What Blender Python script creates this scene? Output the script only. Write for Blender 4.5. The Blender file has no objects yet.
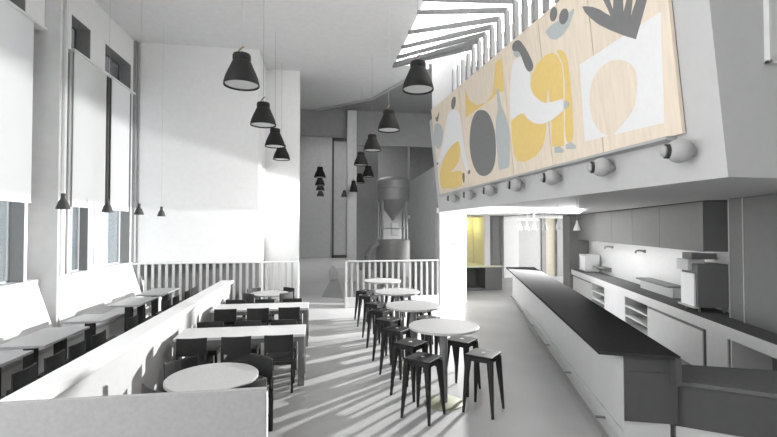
# overall light levels
EXPOSURE = 0.93
E_LOW, E_SKY, E_CAB, E_NICHE, WORLD = 2200, 6800, 4, 4.5, 3.2
import bpy, bmesh, math, random
from mathutils import Vector, Matrix
random.seed(7)
PI = math.pi
S = bpy.context.scene
COL = S.collection
S.view_settings.view_transform = 'Standard'
S.view_settings.look = 'None'
S.view_settings.gamma = 1.0
S.view_settings.use_curve_mapping = False
S.view_settings.exposure = EXPOSURE

# ---------------------------------------------------------------- materials
def mat(name, col, rough=0.6, noise=0.03, scale=6.0, metal=0.0, bump=0.0, spec=0.35, trans=0.0):
    m = bpy.data.materials.new(name)
    m.use_nodes = True
    nt = m.node_tree
    b = nt.nodes['Principled BSDF']
    b.inputs['Roughness'].default_value = rough
    b.inputs['Metallic'].default_value = metal
    b.inputs['Specular IOR Level'].default_value = spec
    if not isinstance(col, (tuple, list)):
        col = (col, col, col)
    tc = nt.nodes.new('ShaderNodeTexCoord')
    nz = nt.nodes.new('ShaderNodeTexNoise')
    nz.inputs['Scale'].default_value = scale
    nz.inputs['Detail'].default_value = 5
    nt.links.new(tc.outputs['Object'], nz.inputs['Vector'])
    rp = nt.nodes.new('ShaderNodeValToRGB')
    rp.color_ramp.elements[0].position = 0.3
    rp.color_ramp.elements[1].position = 0.7
    rp.color_ramp.elements[0].color = tuple(max(0, c * (1 - noise)) for c in col) + (1,)
    rp.color_ramp.elements[1].color = tuple(min(1, c * (1 + noise)) for c in col) + (1,)
    nt.links.new(nz.outputs['Fac'], rp.inputs['Fac'])
    nt.links.new(rp.outputs['Color'], b.inputs['Base Color'])
    if bump:
        bp = nt.nodes.new('ShaderNodeBump')
        bp.inputs['Strength'].default_value = bump
        bp.inputs['Distance'].default_value = 0.01
        nt.links.new(nz.outputs['Fac'], bp.inputs['Height'])
        nt.links.new(bp.outputs['Normal'], b.inputs['Normal'])
    if trans:
        tl = nt.nodes.new('ShaderNodeBsdfTranslucent')
        tl.inputs['Color'].default_value = tuple(col) + (1,)
        mx = nt.nodes.new('ShaderNodeMixShader')
        mx.inputs['Fac'].default_value = trans
        out = nt.nodes['Material Output']
        nt.links.new(b.outputs['BSDF'], mx.inputs[1])
        nt.links.new(tl.outputs['BSDF'], mx.inputs[2])
        nt.links.new(mx.outputs['Shader'], out.inputs['Surface'])
    return m

def floor_grey():
    m = mat('polished_concrete', 0.42, rough=0.42, noise=0.06, scale=1.3)
    nt = m.node_tree
    b = nt.nodes['Principled BSDF']
    tc = nt.nodes['Texture Coordinate']
    v = nt.nodes.new('ShaderNodeTexNoise')
    v.inputs['Scale'].default_value = 75
    v.inputs['Detail'].default_value = 3
    nt.links.new(tc.outputs['Object'], v.inputs['Vector'])
    rp = nt.nodes.new('ShaderNodeValToRGB')
    rp.color_ramp.elements[0].position = 0.33
    rp.color_ramp.elements[1].position = 0.62
    rp.color_ramp.elements[0].color = (0.80, 0.80, 0.80, 1)
    rp.color_ramp.elements[1].color = (1, 1, 1, 1)
    nt.links.new(v.outputs['Fac'], rp.inputs['Fac'])
    mx = nt.nodes.new('ShaderNodeMix')
    mx.data_type = 'RGBA'
    mx.blend_type = 'MULTIPLY'
    mx.inputs['Factor'].default_value = 1.0
    src = b.inputs['Base Color'].links[0].from_socket
    nt.links.new(src, mx.inputs['A'])
    nt.links.new(rp.outputs['Color'], mx.inputs['B'])
    nt.links.new(mx.outputs['Result'], b.inputs['Base Color'])
    return m

def wood_mat():
    m = mat('birch_plywood', (0.73, 0.64, 0.525), rough=0.55, noise=0.06, scale=1.0)
    nt = m.node_tree
    nz = nt.nodes['Noise Texture']
    mp = nt.nodes.new('ShaderNodeMapping')
    mp.inputs['Scale'].default_value = (9, 9, 0.9)
    tc = nt.nodes['Texture Coordinate']
    nt.links.new(tc.outputs['Object'], mp.inputs['Vector'])
    nt.links.new(mp.outputs['Vector'], nz.inputs['Vector'])
    nz.inputs['Scale'].default_value = 2.2
    return m

def glass_mat(name, col, gloss=0.06):
    m = bpy.data.materials.new(name)
    m.use_nodes = True
    nt = m.node_tree
    nt.nodes.clear()
    out = nt.nodes.new('ShaderNodeOutputMaterial')
    t = nt.nodes.new('ShaderNodeBsdfTransparent')
    t.inputs['Color'].default_value = tuple(col) + (1,)
    g = nt.nodes.new('ShaderNodeBsdfGlossy')
    g.inputs['Roughness'].default_value = 0.05
    mx = nt.nodes.new('ShaderNodeMixShader')
    mx.inputs['Fac'].default_value = gloss
    nt.links.new(t.outputs[0], mx.inputs[1])
    nt.links.new(g.outputs[0], mx.inputs[2])
    nt.links.new(mx.outputs[0], out.inputs['Surface'])
    return m

def emit_mat(name, col, st):
    m = bpy.data.materials.new(name)
    m.use_nodes = True
    nt = m.node_tree
    b = nt.nodes['Principled BSDF']
    b.inputs['Base Color'].default_value = tuple(col) + (1,)
    b.inputs['Emission Color'].default_value = tuple(col) + (1,)
    b.inputs['Emission Strength'].default_value = st
    return m

M = dict(
    floor=floor_grey(),
    wall=mat('white_plaster', 0.86, 0.85, 0.02, 9, bump=0.06),
    ceil=mat('ceiling_plaster', 0.76, 0.9, 0.03, 7, bump=0.06),
    grey=mat('grey_plaster', 0.64, 0.85, 0.04, 5, bump=0.06),
    dgrey=mat('dark_grey_plaster_and_shade', 0.3, 0.85, 0.04, 5),  # for dark pieces, and for shade painted in as darker grey
    vdark=mat('black_paint_and_shade', 0.05, 0.8, 0.05, 5),  # for black parts, and for shade painted into gaps
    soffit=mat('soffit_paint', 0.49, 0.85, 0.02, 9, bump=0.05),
    white=mat('white_paint', 0.78, 0.5, 0.015, 8),
    slat=mat('pale_slat_paint', 0.6, 0.55, 0.03, 8),
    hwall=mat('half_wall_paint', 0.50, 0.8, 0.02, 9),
    cone=mat('small_cone_enamel', 0.05, 0.5, 0.04, 9),
    base=mat('bench_base_paint', 0.70, 0.6, 0.03, 9),
    doorg=mat('pale_grey_door_paint', 0.50, 0.6, 0.03, 9),
    slatr=mat('grey_slat_paint', 0.34, 0.6, 0.03, 8),
    fin=mat('louvre_paint', 0.3, 0.6, 0.04, 8),
    rettop=mat('return_counter_stone', 0.13, 0.9, 0.06, 20, spec=0.0),
    frame=mat('window_frame_paint', 0.75, 0.45, 0.02, 8),
    reveal=mat('window_reveal_paint', 0.26, 0.7, 0.04, 8),
    shade=mat('roller_blind_fabric', 0.88, 0.9, 0.02, 40, trans=0.32),
    glass=glass_mat('window_glass', (0.43, 0.455, 0.468)),
    dglass=glass_mat('clerestory_glass', (0.17, 0.17, 0.175), 0.05),
    char=mat('charcoal_lacquer', 0.022, 0.55, 0.10, 14),
    stool=mat('charcoal_steel', 0.02, 0.55, 0.10, 14, spec=0.22),
    pend=mat('charcoal_enamel', 0.02, 0.6, 0.08, 10, spec=0.2),
    diff=mat('lamp_diffuser', 0.58, 0.5, 0.03, 10),
    tan=mat('tan_leather', (0.30, 0.20, 0.12), 0.6, 0.1, 20),
    wire=mat('grey_cable', 0.35, 0.5, 0.02, 10),
    top=mat('pale_stone_tabletop', 0.41, 0.45, 0.07, 45),
    tabw=mat('white_table_laminate', 0.6, 0.4, 0.02, 12),
    steel=mat('grey_steel', 0.20, 0.45, 0.05, 10),
    olive=mat('olive_bronze_plate', (0.30, 0.30, 0.215), 0.5, 0.06, 12),
    bench=mat('bench_upholstery', 0.78, 0.8, 0.03, 18, bump=0.05),
    seat=mat('bench_seat_fabric', 0.55, 0.8, 0.04, 18, bump=0.05),
    panel=mat('grey_partition_board', 0.33, 0.8, 0.05, 30),
    wood=wood_mat(),
    yel=mat('mural_yellow_paint', (0.74, 0.55, 0.20), 0.6, 0.03, 14),
    mdark=mat('mural_dark_grey_paint', 0.185, 0.6, 0.04, 14),
    mlight=mat('mural_light_grey_paint', (0.44, 0.47, 0.47), 0.6, 0.04, 14),
    mwhite=mat('mural_white_paint', 0.74, 0.6, 0.02, 14),
    bartop=mat('dark_bar_stone', 0.036, 0.95, 0.07, 22, spec=0.0),
    barface=mat('bar_front_panel', 0.49, 0.6, 0.03, 8),
    barend=mat('bar_end_panel', 0.075, 0.6, 0.04, 8),
    kick=mat('bar_plinth_paint', 0.5, 0.6, 0.03, 8),
    cab=mat('cabinet_paint', 0.15, 0.5, 0.03, 7),
    cabw=mat('white_cabinet_paint', 0.5, 0.5, 0.02, 7),
    cabin=mat('cabinet_inside', 0.16, 0.7, 0.05, 7),
    splash=mat('white_tile_splashback', 0.6, 0.4, 0.02, 9),
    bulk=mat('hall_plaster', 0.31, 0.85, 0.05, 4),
    tank=mat('brushed_tank_steel', 0.27, 0.42, 0.05, 5, metal=0.25),
    lampg=mat('grey_lamp_shell', 0.40, 0.5, 0.03, 10),
    ply=mat('niche_board', (0.74, 0.72, 0.55), 0.7, 0.04, 6),
    beige=mat('beige_door_board', (0.47, 0.44, 0.36), 0.6, 0.04, 6),
    bulb=emit_mat('warm_bulb', (1.0, 0.86, 0.35), 3.0),
)

# ---------------------------------------------------------------- mesh helpers
class MB:
    def __init__(self):
        self.bm = bmesh.new()
    def box(self, x0, x1, y0, y1, z0, z1, mtx=None):
        if x0 > x1: x0, x1 = x1, x0
        if y0 > y1: y0, y1 = y1, y0
        if z0 > z1: z0, z1 = z1, z0
        co = [(x0,y0,z0),(x1,y0,z0),(x1,y1,z0),(x0,y1,z0),(x0,y0,z1),(x1,y0,z1),(x1,y1,z1),(x0,y1,z1)]
        if mtx is not None:
            co = [mtx @ Vector(c) for c in co]
        return self.hexa(co)
    def hexa(self, co):
        v = [self.bm.verts.new(c) for c in co]
        for f in ((0,3,2,1),(4,5,6,7),(0,1,5,4),(1,2,6,5),(2,3,7,6),(3,0,4,7)):
            self.bm.faces.new([v[i] for i in f])
        return self
    def prism(self, poly, z0, z1):                # polygon in xy, extruded along z
        n = len(poly)
        lo = [self.bm.verts.new((x, y, z0)) for x, y in poly]
        hi = [self.bm.verts.new((x, y, z1)) for x, y in poly]
        self.bm.faces.new(lo[::-1]); self.bm.faces.new(hi)
        for i in range(n):
            j = (i+1) % n
            self.bm.faces.new([lo[i], lo[j], hi[j], hi[i]])
        return self
    def loft(self, a, b):                         # two equal outlines of 3d points, closed
        n = len(a)
        lo = [self.bm.verts.new(p) for p in a]
        hi = [self.bm.verts.new(p) for p in b]
        self.bm.faces.new(lo[::-1]); self.bm.faces.new(hi)
        for i in range(n):
            j = (i+1) % n
            self.bm.faces.new([lo[i], lo[j], hi[j], hi[i]])
        return self
    def tube(self, p, q, r, r2=None, n=12):
        p, q = Vector(p), Vector(q)
        if r2 is None: r2 = r
        d = (q-p).normalized()
        a = d.orthogonal().normalized(); b = d.cross(a)
        A = [p + a*r*math.cos(2*PI*i/n) + b*r*math.sin(2*PI*i/n) for i in range(n)]
        B = [q + a*r2*math.cos(2*PI*i/n) + b*r2*math.sin(2*PI*i/n) for i in range(n)]
        return self.loft(A, B)
    def path(self, pts, r, n=8):
        for i in range(len(pts)-1):
            self.tube(pts[i], pts[i+1], r, n=n)
        return self
    def bar(self, p, q, w, h):                    # rectangular bar from p to q
        p, q = Vector(p), Vector(q)
        d = (q-p).normalized()
        up = Vector((0,0,1)) if abs(d.z) < 0.95 else Vector((0,1,0))
        a = d.cross(up).normalized(); b = a.cross(d)
        A = [p + a*w/2*s + b*h/2*t for s, t in ((-1,-1),(1,-1),(1,1),(-1,1))]
        B = [q + a*w/2*s + b*h/2*t for s, t in ((-1,-1),(1,-1),(1,1),(-1,1))]
        return self.loft(A, B)
    def lathe(self, prof, c=(0,0,0), n=32, axis=None):   # prof: (r, z) from bottom to top; ends closed unless r=0
        rings = []
        mtx = Matrix.Translation(Vector(c))
        if axis is not None:
            mtx = mtx @ Vector((0,0,1)).rotation_difference(Vector(axis).normalized()).to_matrix().to_4x4()
        for r, z in prof:
            if r < 1e-6:
                rings.append([self.bm.verts.new(mtx @ Vector((0,0,z)))])
            else:
                rings.append([self.bm.verts.new(mtx @ Vector((r*math.cos(2*PI*i/n), r*math.sin(2*PI*i/n), z))) for i in range(n)])
        for a, b in zip(rings, rings[1:]):
            for i in range(n):
                j = (i+1) % n
                if len(a) == 1 and len(b) == 1: continue
                if len(a) == 1: self.bm.faces.new([a[0], b[j], b[i]])
                elif len(b) == 1: self.bm.faces.new([a[i], a[j], b[0]])
                else: self.bm.faces.new([a[i], a[j], b[j], b[i]])
        if len(rings[0]) > 1: self.bm.faces.new(rings[0][::-1])
        if len(rings[-1]) > 1: self.bm.faces.new(rings[-1])
        return self
    def build(self, name, m, parent=None, bevel=0.0, smooth=False, seg=2):
        bmesh.ops.recalc_face_normals(self.bm, faces=self.bm.faces)
        me = bpy.data.meshes.new(name)
        self.bm.to_mesh(me); self.bm.free()
        me.materials.append(M[m] if isinstance(m, str) else m)
        o = bpy.data.objects.new(name, me)
        COL.objects.link(o)
        if parent is not None: o.parent = parent
        if smooth:
            for p in me.polygons: p.use_smooth = True
            try: me.set_sharp_from_angle(angle=math.radians(38))
            except Exception: pass
        if bevel:
            bv = o.modifiers.new('bevel', 'BEVEL')
            bv.width = bevel; bv.segments = seg; bv.limit_method = 'ANGLE'; bv.angle_limit = math.radians(40)
        return o

def tag(o, label=None, cat=None, group=None, kind=None):
    if label: o['label'] = label
    if cat: o['category'] = cat
    if group: o['group'] = group
    if kind: o['kind'] = kind
    return o

def thing(name, label, cat, loc=(0,0,0), rz=0.0, group=None):
    o = bpy.data.objects.new(name, None)
    o.empty_display_size = 0.1
    COL.objects.link(o)
    o.location = loc; o.rotation_euler = (0, 0, rz)
    return tag(o, label, cat, group)

def struct(o, label, cat='wall'):
    return tag(o, label, cat, kind='structure')

KIDS = {}
def copy_tree(o, parent=None):
    c = o.copy()
    COL.objects.link(c)
    if parent is not None: c.parent = parent
    for ch in [x for x in bpy.data.objects if x.parent == o]:
        copy_tree(ch, c)
    return c

def place(proto, first, name, label, loc, rz=0.0, group=None):
    """the first call moves the prototype itself, later calls copy it"""
    o = proto if first else copy_tree(proto)
    o.location = loc; o.rotation_euler = (0, 0, rz)
    o['label'] = label
    if group: o['group'] = group
    return o

# bar frame: local x runs across the bar (towards the kitchen), local y along it
BX, BY, BR = 2.78, 3.88, math.radians(-18.5)
def bw(v, u, z=0.0):
    c, s = math.cos(BR), math.sin(BR)
    return (BX + v*c - u*s, BY + v*s + u*c, z)
# ================================================================ SETTING
CZ = 7.25          # hall ceiling
WB = 12.4          # back wall
b = MB(); b.box(-7, 13, -2.0, 34, -0.12, 0.0)
struct(b.build('floor', 'floor'), 'speckled pale grey polished concrete floor', 'floor')

b = MB()
b.prism([(-6,-2.0),(9,-2.0),(9,5.2),(2.27,5.2),(2.27,12.9),(3.3,12.9),(2.0,16.4),(-0.14,18.3),(-0.73,18.5),(-6,18.5)], CZ, CZ+0.18)
struct(b.build('ceiling', 'ceil'), 'tall plain grey hall ceiling', 'ceiling')
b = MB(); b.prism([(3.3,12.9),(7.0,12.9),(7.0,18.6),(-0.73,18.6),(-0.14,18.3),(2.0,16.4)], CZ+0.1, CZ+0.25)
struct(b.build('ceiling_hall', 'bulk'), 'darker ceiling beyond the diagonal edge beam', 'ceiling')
b = MB(); b.bar((2.0,16.4,CZ+0.02),(3.3,12.9,CZ+0.02),0.10,0.16); b.bar((2.0,16.4,CZ+0.02),(-0.14,18.3,CZ+0.02),0.10,0.16)
struct(b.build('trim_3', 'soffit'), 'pale diagonal beam along the far edge of the ceiling', 'trim')

# ---- left window wall (inner face x = XL)
XL, XO = -4.87, -5.18
b = MB()
W = [(3.6, 8.13, 1.36, 5.80), (9.52, 10.15, 1.36, 5.80), (10.78, 12.22, 1.36, 5.80)]
CL = [(5.2, 8.05), (9.40, 10.13), (10.77, 12.15)]
b.box(XO, XL, 3.3, 12.6, 0, 1.36); b.box(XO, XL, -2.0, 3.3, 0, .4)
for y0, y1 in ((3.3,3.6),(10.15,10.78),(12.22,12.6)): b.box(XO, XL, y0, y1, 1.36, 5.80)
b.box(-5.6, -5.12, 8.13, 9.52, 1.36, 5.80); b.box(XL-.06, XL, 8.12, 8.19, 1.36, 5.80); b.box(XO, XL, 3.3, 12.6, 6.53, CZ); b.box(XO, XL, -2.0, 3.3, 7.0, CZ)
yy = [3.3] + [t for c in CL for t in c] + [12.6]
for i in range(0, len(yy), 2): b.box(XO, XL, yy[i], yy[i+1], 5.80, 6.53)
struct(b.build('wall_left', 'wall'), 'white window wall on the left', 'wall')
for k, (y0, y1, z0, z1) in enumerate(W):
    gx = (-5.13, -5.07, -5.14)[k]
    f = MB()
    for a0, a1, c0, c1 in ((y0, y0+.035, z0, z1), (y1-.035, y1, z0, z1), (y0, y1, z0, z0+.03), (y0, y1, z1-.05, z1)):
        f.box(gx-.03, gx+.03, a0, a1, c0, c1)
    fo = f.build('window_%d' % (k+1), 'frame')
    struct(fo, ('wide window nearest the camera on the left wall', 'narrow window right behind the grey pilaster', 'window beside the far corner of the left wall')[k], 'window')
    p = MB(); p.box(gx-.006, gx+.006, y0+.03, y1-.03, z0+.03, z1-.05); p.build('pane', 'glass', fo)
    r = MB(); r.box(gx+.03, XL-.012, y1-.012, y1-.002, z0, z1); r.build('reveal_board', 'reveal', fo)
    s = MB(); s.box(gx-.03, XL+.03, y0-.02, y1+.02, z0-.03, z0+.004); s.build('window_sill', 'white', fo)
for k, (y0, y1) in enumerate(CL):
    f = MB()
    for a0, a1, c0, c1 in ((y0, y0+.03, 5.8, 6.53), (y1-.03, y1, 5.8, 6.53), (y0, y1, 5.8, 5.83), (y0, y1, 6.50, 6.53)):
        f.box(-5.18, -5.12, a0, a1, c0, c1)
    if k == 2: f.box(-5.18, -5.12, 11.0, 11.05, 5.8, 6.53)
    fo = f.build('window_%d' % (k+4), 'reveal')
    struct(fo, ('small high window above the nearest blind', 'small square high window above the middle blind', 'high window in the far corner above the ledge')[k], 'window')
    p = MB(); p.box(-5.155, -5.145, y0+.02, y1-.02, 5.82, 6.51); p.build('pane', 'dglass', fo)
    r = MB(); r.box(-5.12, XL-.01, y1-.012, y1-.002, 5.8, 6.53); r.box(-5.12, XL-.01, y0, y1, 6.518, 6.528); r.build('reveal_board', 'reveal', fo)
f = MB()
for y in (-2.0, -.3, 1.45, 3.22): f.box(-5.2, -5.12, y, y+.08, .4, 7.0)
f.box(-5.2, -5.12, -2.0, 3.3, .4, .46); f.box(-5.2, -5.12, -2.0, 3.3, 6.94, 7.0)
struct(f.build('window_8', 'frame'), 'tall framed opening beside the camera, unseen, added to let in daylight', 'window')  # added out of view so that daylight enters from the left
b = MB(); b.box(-5.5, 9, -2.3, -2.0, 0, CZ+.18); struct(b.build('wall_rear', 'wall'), 'plain wall behind the camera, out of the picture', 'wall')
b = MB(); b.box(8.8, 9, -2.0, 3.2, 0, CZ); struct(b.build('wall_side', 'wall'), 'plain right wall near the camera, out of the picture', 'wall')
# ledge above the blinds
b = MB(); b.box(XL-.2, XL+.07, 3.0, 8.52, 5.79, 5.84); struct(b.build('trim_1', 'white', bevel=.008), 'white ledge above the nearest blind', 'ledge')
b = MB(); b.box(XL-.2, XL+.07, 9.40, 12.3, 5.79, 5.84); struct(b.build('trim_2', 'white', bevel=.008), 'white ledge above the two far blinds', 'ledge')
# pilasters
b = MB(); b.box(-5.3, -4.60, 8.55, 8.61, 0, CZ); struct(b.build('wall_pilaster', 'grey', bevel=.012), 'grey pilaster standing out of the window wall', 'pilaster')
b = MB(); b.box(XL-.05, -4.80, 12.28, 12.40, 1.36, CZ-.02); struct(b.build('trim_4', 'dgrey'), 'strip painted dark as shade in the corner between window wall and back wall', 'trim')  # the corner's shaded face is put in as a darker grey
b = MB(); b.tube((-4.83, 9.10, 1.36), (-4.83, 9.10, CZ), .055, n=20); struct(b.build('trim_5', 'frame', smooth=True), 'white vertical pipe right behind the grey pilaster', 'pipe')
b = MB(); b.box(-4.89, -4.86, 9.36, 9.47, 1.36, 5.79); struct(b.build('trim_6', 'doorg', bevel=.006), 'thin white window jamb behind the pipe', 'trim')
b = MB(); b.box(-4.90, -4.86, 10.85, 11.09, 2.70, 5.79); struct(b.build('trim_10', 'vdark'), 'board painted black as the shade between the two far blinds', 'trim')  # black board stands in for the shade between the blinds
b = MB(); b.box(-5.12, -4.875, 9.48, 9.52, 1.36, 5.80); struct(b.build('trim_11', 'dgrey'), 'board painted dark as shade in the recess behind the white pipe', 'trim')  # covers the wall's end face in dark grey for the recess shade
# blinds
for n, (y0, y1, lab) in enumerate(((3.7, 8.18, 'white roller blind on the wide window nearest the camera'), (9.42, 10.74, 'white roller blind just right of the pipe'), (11.0, 11.98, 'white roller blind nearest the far corner'))):
    t = thing('roller_blind', lab, 'blind', (XL+.045, y0, 2.69), 0, 'roller blinds on the left wall')
    w = y1-y0
    c = MB(); c.box(-.004, .004, 0, w, 0.02, 3.10); c.build('fabric', 'shade', t)
    c = MB(); c.box(-.010, .010, 0, w, 0, .025); c.build('bottom_bar', 'frame', t, bevel=.003)
    if n > 0:
        c = MB(); c.box(.006, .012, w*.62, w*.62+.02, -.05, .12); c.build('pull_tab', 'steel', t)
# white panel with a rounded hoop of trim between the two far windows
t = thing('wall_cover_panel', 'white panel with a rounded wire outline between the two narrow windows', 'panel', (XL+.012, 10.2, 1.38))
c = MB(); c.box(-.012, .012, 0, .58, 0, 1.30); c.build('board', 'white', t, bevel=.006)
pts = [(.02, .12, 1.28), (.02, .12, .12), (.02, .15, .06), (.02, .21, .04), (.02, .55, .04)]
c = MB(); c.path(pts, .008); c.build('wire', 'steel', t, smooth=True)

# ---- back wall, recessed pier, hall
b = MB(); b.box(-4.74, -1.67, WB, WB+1.6, 1.30, CZ); b.box(-5.5, -4.74, WB+.05, WB+.8, 0, CZ)
struct(b.build('wall_back', 'wall'), 'white back wall behind the slatted screen', 'wall')
b = MB(); b.box(-5.5, -1.67, WB+.5, WB+1.5, 0, 1.30); struct(b.build('wall_back_lower', 'dgrey'), 'wall behind the slatted screen, painted darker for the shade between slats', 'wall')  # shade between the slats is put into this darker backing
b = MB(); b.box(-1.75, -0.62, 13.9, 14.3, 0, CZ); struct(b.build('wall_pier', 'wall'), 'white pier set back at the right end of the back wall', 'wall')
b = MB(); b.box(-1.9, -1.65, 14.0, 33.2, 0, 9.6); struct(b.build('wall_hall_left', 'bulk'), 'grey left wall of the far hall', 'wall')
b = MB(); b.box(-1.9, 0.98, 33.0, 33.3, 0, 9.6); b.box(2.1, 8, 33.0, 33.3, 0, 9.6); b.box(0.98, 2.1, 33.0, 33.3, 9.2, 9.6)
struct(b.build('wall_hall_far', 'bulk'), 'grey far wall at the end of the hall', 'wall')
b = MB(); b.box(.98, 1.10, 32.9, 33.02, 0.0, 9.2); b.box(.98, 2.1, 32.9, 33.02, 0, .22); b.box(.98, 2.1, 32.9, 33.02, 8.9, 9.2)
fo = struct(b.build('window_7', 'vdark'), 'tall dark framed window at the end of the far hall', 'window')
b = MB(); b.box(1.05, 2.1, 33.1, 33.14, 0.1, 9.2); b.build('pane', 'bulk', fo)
b = MB(); b.box(-1.9, 7.3, 18.5, 21.5, 9.6, 9.8); b.box(-1.9, 7.3, 31, 33.3, 9.6, 9.8); b.box(-1.9, -.6, 21.5, 31, 9.6, 9.8); b.box(3.2, 7.3, 21.5, 31, 9.6, 9.8); struct(b.build('ceiling_far', 'bulk'), 'ceiling of the far hall with an added unseen opening for daylight', 'ceiling')  # middle left open, out of view, so sky light brightens the hall
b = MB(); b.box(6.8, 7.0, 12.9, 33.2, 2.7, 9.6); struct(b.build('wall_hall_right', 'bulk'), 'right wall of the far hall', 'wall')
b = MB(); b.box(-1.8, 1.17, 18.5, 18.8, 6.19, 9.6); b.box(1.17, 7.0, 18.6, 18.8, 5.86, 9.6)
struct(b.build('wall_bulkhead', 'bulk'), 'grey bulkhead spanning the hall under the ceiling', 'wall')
b = MB(); b.box(1.17, 1.56, 18.2, 18.6, 0, CZ); struct(b.build('wall_column', 'grey', bevel=.02), 'tall pale square column beside the tank', 'column')
b = MB(); b.box(1.85, 3.2, 23.5, 24.5, 0, 9.6); struct(b.build('wall_hall_block', 'dgrey'), 'dark grey block wall behind the tank', 'wall')
b = MB(); b.box(4.55, 4.95, 21.5, 21.9, 0, 9.0); struct(b.build('wall_hall_jamb', 'bulk'), 'pale jamb right of the tank', 'wall')
b = MB(); b.box(4.95, 6.8, 21.6, 21.8, 0, 9.0); b.box(5.05, 6.7, 21.55, 21.6, .2, 6.0)
struct(b.build('door_1', 'dgrey'), 'dark tall door in the far hall above the right wall', 'door')
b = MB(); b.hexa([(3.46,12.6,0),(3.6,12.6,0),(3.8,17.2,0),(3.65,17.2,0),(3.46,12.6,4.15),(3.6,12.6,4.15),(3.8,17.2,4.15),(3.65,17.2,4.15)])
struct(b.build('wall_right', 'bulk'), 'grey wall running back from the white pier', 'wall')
b = MB(); b.box(3.56, 4.37, 12.45, 12.9, 0, 2.718); struct(b.build('wall_white_pier', 'white'), 'bright white pier under the end of the mural', 'wall')

# ---- soffit that carries the mural, and the kitchen ceiling
def fx(y): return 3.40 + (11.8-y)*(0.155/8.53)
LEAN = .105
ZS = 2.718
def sx(y, z): return fx(y) - LEAN*(z-ZS)
b = MB()
b.hexa([(sx(3.27,ZS),3.27,ZS),(13,3.27,ZS),(13,12.0,ZS),(sx(12.0,ZS),12.0,ZS),
        (sx(3.27,5.34),3.27,5.34),(13,3.27,5.34),(13,12.0,5.34),(sx(12.0,5.34),12.0,5.34)])
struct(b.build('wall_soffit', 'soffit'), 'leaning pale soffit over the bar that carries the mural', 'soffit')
b = MB(); b.prism([(3.46,12.0),(13,12.0),(13,20.2),(4.2,20.2),(4.2,17.3),(3.75,17.2)], ZS, ZS+.15); struct(b.build('ceiling_passage', 'wall'), 'white ceiling over the passage behind the bar', 'ceiling')
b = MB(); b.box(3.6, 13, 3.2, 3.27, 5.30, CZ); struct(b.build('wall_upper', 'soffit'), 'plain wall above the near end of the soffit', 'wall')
# grey framed panel high on the soffit's end wall
t = thing('wall_frame', 'thin grey frame high on the wall at the upper right edge', 'frame', (3.95, 3.25, 3.74))
c = MB(); c.box(0, .035, -.03, .02, 0, 1.5); c.box(0, 1.2, -.03, .02, 0, .03); c.box(1.17, 1.2, -.03, .02, 0, 1.5); c.box(0, 1.2, -.03, .02, 1.47, 1.5)
c.build('surround', 'grey', t, bevel=.004)
c = MB(); c.box(.03, 1.18, -.005, .02, .02, 1.48); c.build('infill', 'grey', t)

# ---- louvre screen: fins on the soffit, beams to the ceiling edge
t = thing('louvre_screen', 'row of pale upright fins and slanting beams between mural top and ceiling', 'screen', (3.10, 4.7, 5.345))
ys = [4.75 + .31*i for i in range(17)]
for y in ys:
    zb = 5.54 - .0324*(11.58-y) + .004 - 5.345
    c = MB(); c.box(-.035, .035, y-.045-4.7, y+.045-4.7, zb, .64); fo = c.build('fin', 'fin', t)
    fo.location.x = sx(y, 5.45) - .03 - 3.10
KN = [(4.75,7.0),(6.65,9.0),(6.99,9.68),(7.24,10.6),(7.51,11.4),(7.79,12.08),(8.19,12.75),(8.6,12.95)]
def ip(y):
    for (a, fa), (b_, fb) in zip(KN, KN[1:]):
        if a <= y <= b_: return fa + (fb-fa)*(y-a)/(b_-a)
for y in ys:
    ye = ip(y)
    if ye is None: break
    c = MB(); c.bar((sx(y, 5.45)-.03-3.10, y-4.7, .66), (2.22-3.10, ye-4.7, CZ-.06-5.34), .05, .09); c.build('beam', 'fin', t)
b = MB(); b.box(3.2, 3.4, 9.95, 12.0, 5.345, CZ); struct(b.build('wall_louvre_end', 'grey'), 'grey wall piece closing the far end of the louvre screen', 'wall')

# ---- passage behind the bar
b = MB(); b.box(7.2, 9.02, 19.0, 19.2, 0, 2.72); b.box(9.10, 10.28, 18.95, 19.2, 0, 2.72); b.box(10.5, 10.55, 18.95, 19.2, 0, ZS); b.box(11.1, 13, 18.9, 19.2, 0, ZS); b.box(10.28,13,19.2,19.3,0,ZS)
struct(b.build('wall_passage', 'wall'), 'white wall at the far end of the passage', 'wall')
b = MB(); b.box(9.10, 10.28, 18.90, 18.95, 0, 2.6); struct(b.build('door_2', 'doorg'), 'plain grey door behind the far end of the bar', 'door')
b = MB(); b.box(10.56, 11.06, 19.0, 19.1, 0, ZS); struct(b.build('door_3', 'beige'), 'narrow beige door left of the wall cabinets', 'door')
b = MB(); b.box(10.30, 10.52, 18.85, 18.95, 0, ZS); b.box(11.08, 11.6, 18.85, 18.95, 0, ZS); struct(b.build('trim_7', 'reveal'), 'dark jambs either side of the beige door', 'trim')
b = MB(); b.box(8.36, 9.08, 18.7, 18.98, 0, ZS); struct(b.build('wall_passage_pier', 'white'), 'white pier at the end of the passage', 'wall')
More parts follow.
